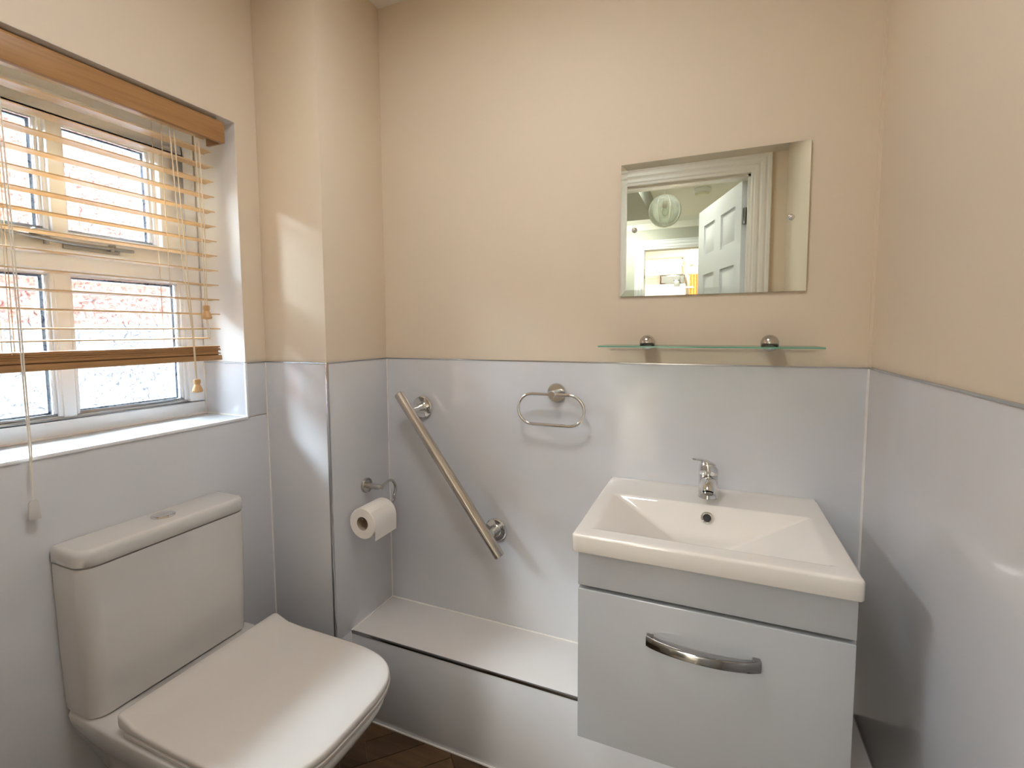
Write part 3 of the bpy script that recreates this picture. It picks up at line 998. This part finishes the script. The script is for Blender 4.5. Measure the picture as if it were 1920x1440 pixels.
def dshape(xb, xf, hw, a, nexp=3.4, n=26, rb=0.02, PC=-0.634):
    """D-plan outline: squared back at xb, superellipse nose to xf (length a)"""
    xm = xf - a
    out = []
    for i in range(n + 1):
        t = -math.pi / 2 + math.pi * i / n
        c_, s_ = math.cos(t), math.sin(t)
        out.append((xm + a * abs(c_) ** (2 / nexp), PC + hw * math.copysign(abs(s_) ** (2 / nexp), s_)))
    for q in (0.75, 0.5, 0.25):
        out.append((xb + (xm - xb) * q, PC + hw))
    out += [(xb + rb * (1 - math.cos(t)), PC + hw - rb + rb * math.cos(t) if False else PC + hw - rb * (1 - math.sin(t))) for t in [math.pi / 2 * (1 - i / 4) for i in range(5)]]
    out += [(xb + rb * (1 - math.cos(t)), PC - hw + rb * (1 - math.sin(t))) for t in [math.pi / 2 * i / 4 for i in range(5)]]
    for q in (0.25, 0.5, 0.75):
        out.append((xb + (xm - xb) * q, PC - hw))
    return out


def shrink(pl, d):
    """inset a plan outline by about d"""
    n = len(pl)
    out = []
    for i in range(n):
        a, b = Vector(pl[i - 1]), Vector(pl[(i + 1) % n])
        t = (b - a)
        if t.length < 1e-9:
            out.append(pl[i])
            continue
        t.normalize()
        out.append((pl[i][0] - t.y * d, pl[i][1] + t.x * d))
    return out


def at_z(pl, z):
    return [(x, y, z) for x, y in pl]


pan = B()
rings = []
for z, xb, xf, hw, a in ((0.0, -1.02, -0.60, 0.112, 0.17), (0.02, -1.02, -0.60, 0.112, 0.17), (0.10, -1.025, -0.585, 0.114, 0.17), (0.18, -1.03, -0.560, 0.121, 0.18), (0.24, -1.036, -0.530, 0.135, 0.19), (0.29, -1.042, -0.500, 0.152, 0.21),
                         (0.33, -1.045, -0.474, 0.168, 0.22), (0.365, -1.047, -0.436, 0.183, 0.235), (0.392, -1.047, -0.419, 0.190, 0.245), (0.408, -1.047, -0.413, 0.192, 0.248), (0.414, -1.046, -0.416, 0.190, 0.245), (0.4165, -1.044, -0.425, 0.184, 0.24)):
    rings.append(at_z(dshape(xb, xf, hw, a, rb=0.012, PC=-0.641), z))
pan.loft(rings)
pan.build('pan', 'ceramic', to, smooth=60)
SO = dshape(-0.852, -0.4085, 0.1985, 0.25, 3.6, rb=0.012)
seat = B()
seat.loft([at_z(shrink(SO, 0.010), 0.4175), at_z(shrink(SO, 0.005), 0.4180), at_z(shrink(SO, 0.003), 0.4205), at_z(shrink(SO, 0.003), 0.4275), at_z(shrink(SO, 0.007), 0.4295)])
seat.build('seat', 'seat_plastic', to, smooth=60)
LO = dshape(-0.868, -0.412, 0.195, 0.25, 3.6, rb=0.010)
cx_ = sum(p[0] for p in LO) / len(LO)


def upturn(x):
    t = max(0.0, min(1.0, (-0.80 - x) / 0.065))
    return 0.017 * t * t * (3 - 2 * t)


lid = B()
rings = [[(x, y, 0.4305 + upturn(x) * 0.2) for x, y in shrink(LO, 0.006)], [(x, y, 0.4315 + upturn(x) * 0.2) for x, y in shrink(LO, 0.001)], [(x, y, 0.4345 + upturn(x) * 0.4) for x, y in LO],
         [(x, y, 0.4405 + upturn(x)) for x, y in LO], [(x, y, 0.4435 + upturn(x)) for x, y in shrink(LO, 0.0015)], [(x, y, 0.4448 + upturn(x)) for x, y in shrink(LO, 0.005)]]
base = shrink(LO, 0.005)
for q in (0.93, 0.85, 0.75, 0.5, 0.2):
    rings.append([(cx_ + (x - cx_) * q, PC + (y - PC) * q, 0.4452 + upturn(cx_ + (x - cx_) * q)) for x, y in base])
lid.loft(rings)
lid.build('seat_lid', 'seat_plastic', to, smooth=60)
for s in (-1, 1):
    B().lathe([(0.012, 0), (0.012, 0.010), (0.010, 0.013), (0.001, 0.013)], (-0.885, PC + s * 0.075, 0.4165), n=18).build('seat_hinge', 'chrome', to)

# ================================================================== GRAB RAIL
gr = thing('grab_rail', 'slanted brushed steel grab rail on the back wall tiles', 'grab rail', (-0.52, -0.035, 0.55))
g0, g1 = Vector((-0.703, -0.070, 1.040)), Vector((-0.341, -0.070, 0.550))
gd = (g1 - g0).normalized()
gl_ = (g1 - g0).length
B().lathe([(0.001, 0), (0.014, 0.0), (0.0165, 0.002), (0.0165, gl_ - 0.002), (0.014, gl_), (0.001, gl_)], g0, gd, n=36).build('rail', 'brushed_steel', gr)
for (x, z) in ((-0.655, 0.988), (-0.384, 0.603)):
    # the post stands on the wall, meeting the bar
    tt = (Vector((x, 0, z)) - Vector((g0.x, 0, g0.z))).dot(Vector((gd.x, 0, gd.z)))
    foot = Vector((x, 0, z))
    head = g0 + gd * tt
    B().lathe([(0.037, 0.0), (0.037, 0.006), (0.034, 0.0095), (0.020, 0.0105), (0.0185, 0.012)], foot, (0, -1, 0), n=36).build('flange', 'chrome', gr)
    B().tube([foot + Vector((0, -0.008, 0)), foot.lerp(head, 0.5), head], 0.0135, 20).build('post', 'chrome', gr)

# ================================================================== TOWEL RING
trg = thing('towel_ring', 'chrome oval towel ring on the tiles between grab rail and basin', 'towel ring', (-0.18, -0.02, 0.965))
B().lathe([(0.029, 0), (0.029, 0.005), (0.027, 0.008), (0.001, 0.009)], (-0.180, 0, 1.059), (0, -1, 0), n=36).build('flange', 'chrome', trg)
B().lathe([(0.011, 0.006), (0.0105, 0.040), (0.0105, 0.052), (0.0095, 0.054), (0.001, 0.054)], (-0.180, 0, 1.059), (0, -1, 0), n=24).build('post', 'chrome', trg)
pts = []
rx0, rx1, rz0, rz1 = -0.288, -0.085, 0.967, 1.058
rr_ = (rz1 - rz0) / 2
zc_ = (rz0 + rz1) / 2
for i in range(17):
    a = math.pi / 2 + math.pi * i / 16
    pts.append((rx0 + rr_ + rr_ * math.cos(a), -0.043, zc_ + rr_ * math.sin(a)))
for i in range(17):
    a = -math.pi / 2 + math.pi * i / 16
    pts.append((rx1 - rr_ + rr_ * math.cos(a), -0.043, zc_ + rr_ * math.sin(a)))
B().tube(pts, 0.0048, 12, closed=True).build('ring', 'chrome', trg)

# ================================================================== TOILET ROLL + HOLDER
rh = thing('toilet_roll_holder', 'chrome toilet roll holder with curved arm on the pier tiles', 'roll holder', (XP + 0.03, -0.13, 0.65))
B().lathe([(0.025, 0), (0.025, 0.005), (0.023, 0.009), (0.001, 0.010)], (XP, -0.126, 0.737), (1, 0, 0), n=32).build('flange', 'satin_nickel', rh)
B().lathe([(0.0095, 0.006), (0.009, 0.05), (0.0085, 0.064), (0.006, 0.067), (0.001, 0.067)], (XP, -0.126, 0.737), (1, 0, 0), n=20).build('post', 'satin_nickel', rh)
RX, RZ = XP + 0.058, 0.663
arm = [(RX, -0.126, 0.737), (RX, -0.105, 0.7405), (RX, -0.085, 0.745)]
arm += [(RX, -0.080 + 0.035 * math.sin(a), 0.710 + 0.0355 * math.cos(a)) for a in [0.15 + (math.pi * 0.75 - 0.15) * i / 10 for i in range(11)]]
arm += [(RX, -0.053, 0.672), (RX, -0.062, RZ + 0.004), (RX, -0.075, RZ + 0.001), (RX, -0.10, RZ), (RX, -0.20, RZ), (RX, -0.214, RZ + 0.001), (RX, -0.2165, RZ + 0.005)]
B().tube(arm, 0.0045, 12).build('arm', 'satin_nickel', rh)
tl_ = thing('toilet_roll', 'white toilet paper roll hanging on the holder with a loose end', 'toilet roll', (RX, -0.16, 0.60))
RC = Vector((RX + 0.002, 0, RZ - 0.013))
R1, R0 = 0.049, 0.0215
y0_, y1_ = -0.219, -0.112
rl = B()
n_ = 48
rings = []
for r_, y in ((R0, y0_), (R1 - 0.002, y0_), (R1, y0_ + 0.002), (R1, y1_ - 0.002), (R1 - 0.002, y1_), (R0, y1_)):
    rings.append([(RC.x + r_ * math.cos(2 * math.pi * i / n_), y, RC.z + r_ * math.sin(2 * math.pi * i / n_)) for i in range(n_)])
rl.loft(rings, closed=True)
rl.build('paper', 'tissue', tl_)
co = B()
rings = []
for r_, y in ((R0 - 0.0008, y0_ + 0.001), (R0 + 0.0003, y0_ + 0.001), (R0 + 0.0003, y1_ - 0.001), (R0 - 0.0008, y1_ - 0.001)):
    rings.append([(RC.x + r_ * math.cos(2 * math.pi * i / n_), y, RC.z + r_ * math.sin(2 * math.pi * i / n_)) for i in range(n_)])
co.loft(rings, closed=True)
co.build('core', 'card', tl_)
ls = B()
prof = [(RC.x + (R1 + 0.0006) * math.cos(a), RC.z + (R1 + 0.0006) * math.sin(a)) for a in (0.9, 0.6, 0.3, 0.0)]
prof += [(RC.x + R1 + 0.0006 - 0.0003 * k, RC.z - 0.012 * k) for k in (1, 2, 3, 4)]
ring_o = [(x, z) for x, z in prof] + [(x - 0.0006, z) for x, z in reversed(prof)]
ls.loft([[(x, y, z) for x, z in ring_o] for y in (y0_ + 0.001, (y0_ + y1_) / 2, y1_ - 0.001)])
ls.build('loose_sheet', 'tissue', tl_)

# ================================================================== MIRROR
MX0, MX1, MZ0, MZ1 = 0.0052, 0.4560, 1.3389, 1.6976
mi = thing('wall_mirror', 'frameless rectangular mirror with slanted glass edges above the glass shelf', 'mirror', ((MX0 + MX1) / 2, 0, MZ0))
mb = B()
bw = 0.017
outer = [(MX0, MZ0), (MX1, MZ0), (MX1, MZ1), (MX0, MZ1)]
inner = [(MX0 + bw, MZ0 + bw), (MX1 - bw, MZ0 + bw), (MX1 - bw, MZ1 - bw), (MX0 + bw, MZ1 - bw)]
mb.loft([[(x, -0.0024, z) for x, z in outer], [(x, -0.0030, z) for x, z in inner]], cap0=False)
mg = mb.build('mirror_glass', 'mirror', mi, smooth=1)
eb = B()
eb.loft([[(x, G - 0.0005, z) for x, z in outer], [(x, -0.0015, z) for x, z in outer]], cap1=True)
eb.build('mirror_backing', 'mirror_edge', mi)
for x in (0.0432, 0.419):
    B().lathe([(0.0075, 0.0), (0.0075, 0.003), (0.006, 0.0065), (0.003, 0.0085), (0.001, 0.009)], (x, -0.003, 1.5185), (0, -1, 0), n=20).build('screw_cap', 'chrome', mi)

# ================================================================== GLASS SHELF
sh = thing('glass_shelf', 'narrow clear glass shelf held by two steel ball brackets under the mirror', 'shelf', (0.226, -0.06, 1.19))
shb = B()
shb.box(-0.0285, 0.4795, -0.128, -0.006, 1.2010, 1.2046)
sho = shb.build('shelf_glass', ['shelf_glass', 'glass_edge'], sh)
for pl in sho.data.polygons:
    if abs(pl.normal.z) < 0.5:
        pl.material_index = 1
for x in (0.0845, 0.3795):
    bb = B()
    R = 0.0208
    prof = [(R * math.cos(t), 0.024 + R * math.sin(t)) for t in [-math.pi / 2 * 0.75 + (math.pi / 2 * 1.75) * i / 20 for i in range(21)]]
    bb.lathe([(0.012, -G), (0.012, 0.006)] + prof, (x, 0, 1.211), (0, -1, 0), n=36)
    bb.build('ball_bracket', 'satin_nickel', sh)

# ================================================================== VANITY UNIT
va = thing('vanity_unit', 'white gloss wall-hung vanity cabinet with one drawer under the basin', 'cabinet', (0.2435, -0.2, 0.363))
VX0, VX1 = -0.004, 0.4905
ca = B()
ca.box(VX0 + 0.001, VX0 + 0.017, -0.392, -0.001, 0.363, 0.782)
ca.box(VX1 - 0.017, VX1 - 0.001, -0.392, -0.001, 0.363, 0.782)
ca.box(VX0 + 0.017, VX1 - 0.017, -0.392, -0.001, 0.363, 0.379)
ca.box(VX0 + 0.017, VX1 - 0.017, -0.017, -0.001, 0.379, 0.782)
ca.build('carcass', 'cabinet_white', va)
box('fascia', 'cabinet_white', VX0, VX1, -0.411, -0.393, 0.7065, 0.7825, va, 0.0018, 3)
dw = box('drawer_front', 'cabinet_white', VX0, VX1, -0.411, -0.393, 0.363, 0.6985, va, 0.0018, 3)
hb = B()
rings = []
NN = 28
for i in range(NN + 1):
    t = i / NN
    x = 0.139 + 0.205 * t
    s = 4 * t * (1 - t)
    out_ = 0.012 + 0.022 * s ** 0.8
    hh = 0.0092 + 0.0016 * (1 - s)
    y = -0.411 - out_
    th = 0.0038
    zc = 0.6255
    rings.append([(x, y - th, zc - hh * 0.75), (x, y - th * 0.9, zc + hh * 0.75), (x, y - th * 0.2, zc + hh), (x, y + th, zc + hh * 0.9), (x, y + th, zc - hh * 0.9), (x, y - th * 0.2, zc - hh)])
hb.loft(rings)
hd = hb.build('handle', 'dark_chrome', dw, smooth=50)
for x0, x1 in ((0.139, 0.153), (0.330, 0.344)):
    box('handle_foot', 'dark_chrome', x0, x1, -0.4245, -0.4105, 0.6155, 0.6355, dw, 0.002)

# ================================================================== BASIN
ba = thing('wash_basin', 'white ceramic rectangular basin with sloping bowl on the vanity cabinet', 'basin', (0.2406, -0.21, 0.783))
BX0, BX1, BYF, BYB, BT, BB = -0.0144, 0.4956, -0.4266, -0.0005, 0.8225, 0.7835
bx0, bx1, byf, byb = 0.022, 0.456, -0.384, -0.148


def smin(a, b, k):
    h = max(0.0, min(1.0, 0.5 + 0.5 * (b - a) / k))
    return b * (1 - h) + a * h - k * h * (1 - h)


def bowl(x, y):
    d = smin((x - bx0) * 0.47, (bx1 - x) * 0.47, 0.006)
    d = smin(d, (byb - y) * 1.25, 0.006)
    d = smin(d, (y - byf) * 2.2, 0.006)
    d = smin(d, 0.098, 0.02)
    # soft lip
    if d < -0.004:
        return 0.0
    return smin(d, 0.098, 0.002) if d > 0.004 else max(0.0, (d + 0.004) ** 2 / 0.016)


def lin(a, b, n):
    return [a + (b - a) * i / n for i in range(n)]


RB = 0.006
gx = lin(BX0 + RB, bx0 - 0.008, 3) + lin(bx0 - 0.008, bx0 + 0.03, 16) + lin(bx0 + 0.03, bx1 - 0.03, 60) + lin(bx1 - 0.03, bx1 + 0.008, 16) + lin(bx1 + 0.008, BX1 - RB, 3) + [BX1 - RB]
gy = lin(BYF + RB, byf - 0.004, 3) + lin(byf - 0.004, byf + 0.05, 24) + lin(byf + 0.05, byb - 0.03, 40) + lin(byb - 0.03, byb + 0.006, 16) + lin(byb + 0.006, BYB - RB, 5) + [BYB - RB]
bs = B()
nx, ny = len(gx), len(gy)
topv = [(x, y, BT - bowl(x, y)) for y in gy for x in gx]
botv = [(x, y, min(BB, BT - bowl(x, y) - 0.014)) for y in gy for x in gx]
fs = []
for j in range(ny - 1):
    for i in range(nx - 1):
        fs.append((j * nx + i, j * nx + i + 1, (j + 1) * nx + i + 1, (j + 1) * nx + i))
bs.add(topv, fs)
bs.add(botv, [tuple(reversed(q)) for q in fs])
per = [(gx[i], gy[0], 0, -1) for i in range(nx)] + [(gx[-1], gy[j], 1, 0) for j in range(ny)] + [(gx[i], gy[-1], 0, 1) for i in range(nx - 1, -1, -1)] + [(gx[0], gy[j], -1, 0) for j in range(ny - 1, -1, -1)]
rings = []
for off, z in [(0, BT)] + [(RB * math.sin(a), BT - RB + RB * math.cos(a)) for a in [math.pi / 2 * k / 5 for k in range(1, 6)]] + [(RB, BB + 0.003), (RB - 0.001, BB + 0.001), (RB - 0.003, BB), (0, BB)]:
    rings.append([(x + off * sx, y + off * sy, z) for x, y, sx, sy in per])
bs.loft(rings, cap0=False, cap1=False)
bs.build('basin_body', 'basin_ceramic', ba, smooth=50)
# overflow on the back slope
ofc = Vector((0.246, -0.168, BT - 0.025))
ofn = Vector((0, -0.78, 0.625)).normalized()
B().lathe([(0.0092, -0.003), (0.0092, 0.0030), (0.0112, 0.0046), (0.0140, 0.0040), (0.0155, 0.0012), (0.0155, -0.003)], ofc, ofn, n=28, closed=True).build('overflow_ring', 'chrome', ba)
B().lathe([(0.0095, -0.002), (0.0095, 0.0009), (0.001, 0.0009)], ofc, ofn, n=24).build('overflow_hole', 'black_hole', ba)
B().lathe([(0.001, 0.0035), (0.018, 0.0035), (0.021, 0.002), (0.022, 0.0)], (0.239, -0.29, BT - 0.098), n=28).build('waste_plug', 'chrome', ba)

# ================================================================== TAP
tp = thing('mixer_tap', 'small chrome single-lever mixer tap at the back of the basin', 'tap', (0.246, -0.082, BT))
TX, TY = 0.2465, -0.084
B().lathe([(0.0245, 0), (0.0245, 0.002), (0.0236, 0.004), (0.0232, 0.03), (0.0232, 0.0575), (0.0222, 0.059)], (TX, TY, BT), n=40).build('tap_body', 'chrome', tp)
spo = B()
spo.tube([(TX, TY - 0.010, 0.864), (TX, TY - 0.028, 0.8645), (TX, TY - 0.044, 0.863), (TX, TY - 0.054, 0.8585), (TX, TY - 0.059, 0.852)], [0.0185, 0.0175, 0.0165, 0.0152, 0.0140], 28)
sp_o = spo.build('spout', 'chrome', tp, smooth=60)
B().lathe([(0.0125, 0.0), (0.0125, -0.004), (0.0095, -0.0045), (0.001, -0.0035)], (TX, TY - 0.0597, 0.8510), (0, 0.6, 1), n=24).build('aerator', 'dark_chrome', sp_o)
dirv = Vector((-0.53, -0.85, 0)).normalized()
side = Vector((dirv.y, -dirv.x, 0))
cap = B()
rings = []
for h, q in ((0.0600, 0.985), (0.0612, 1.0), (0.0680, 1.0), (0.0745, 0.985), (0.0790, 0.93), (0.0825, 0.82), (0.0845, 0.62), (0.0855, 0.35), (0.0858, 0.05)):
    ring = []
    for k in range(36):
        a_ = 2 * math.pi * k / 36
        d_ = Vector((math.cos(a_), math.sin(a_), 0)) * 0.0236 * q
        lift = 0.012 * max(0.0, min(1.0, (h - 0.0612) / 0.02)) * (d_.dot(dirv) / 0.0236)
        ring.append((TX + d_.x, TY + d_.y, BT + h + lift))
    rings.append(ring)
cap.loft(rings)
cap.build('tap_cap', 'chrome', tp, smooth=60)
lv = B()
rings = []
for d_, z_, w_, t_ in ((-0.014, 0.0800, 0.013, 0.004), (0.0, 0.0865, 0.0185, 0.006), (0.014, 0.0925, 0.0175, 0.006), (0.028, 0.0985, 0.0145, 0.005), (0.043, 0.1030, 0.0120, 0.0035), (0.056, 0.1055, 0.0098, 0.0026), (0.0605, 0.1060, 0.007, 0.0018)):
    c_ = Vector((TX, TY, BT + z_)) + dirv * d_
    rings.append([tuple(c_ + side * (w_ * math.cos(a_)) + Vector((0, 0, t_ * math.sin(a_)))) for a_ in [2 * math.pi * k / 24 for k in range(24)]])
lv.loft(rings)
lv.build('lever', 'chrome', tp, smooth=60)
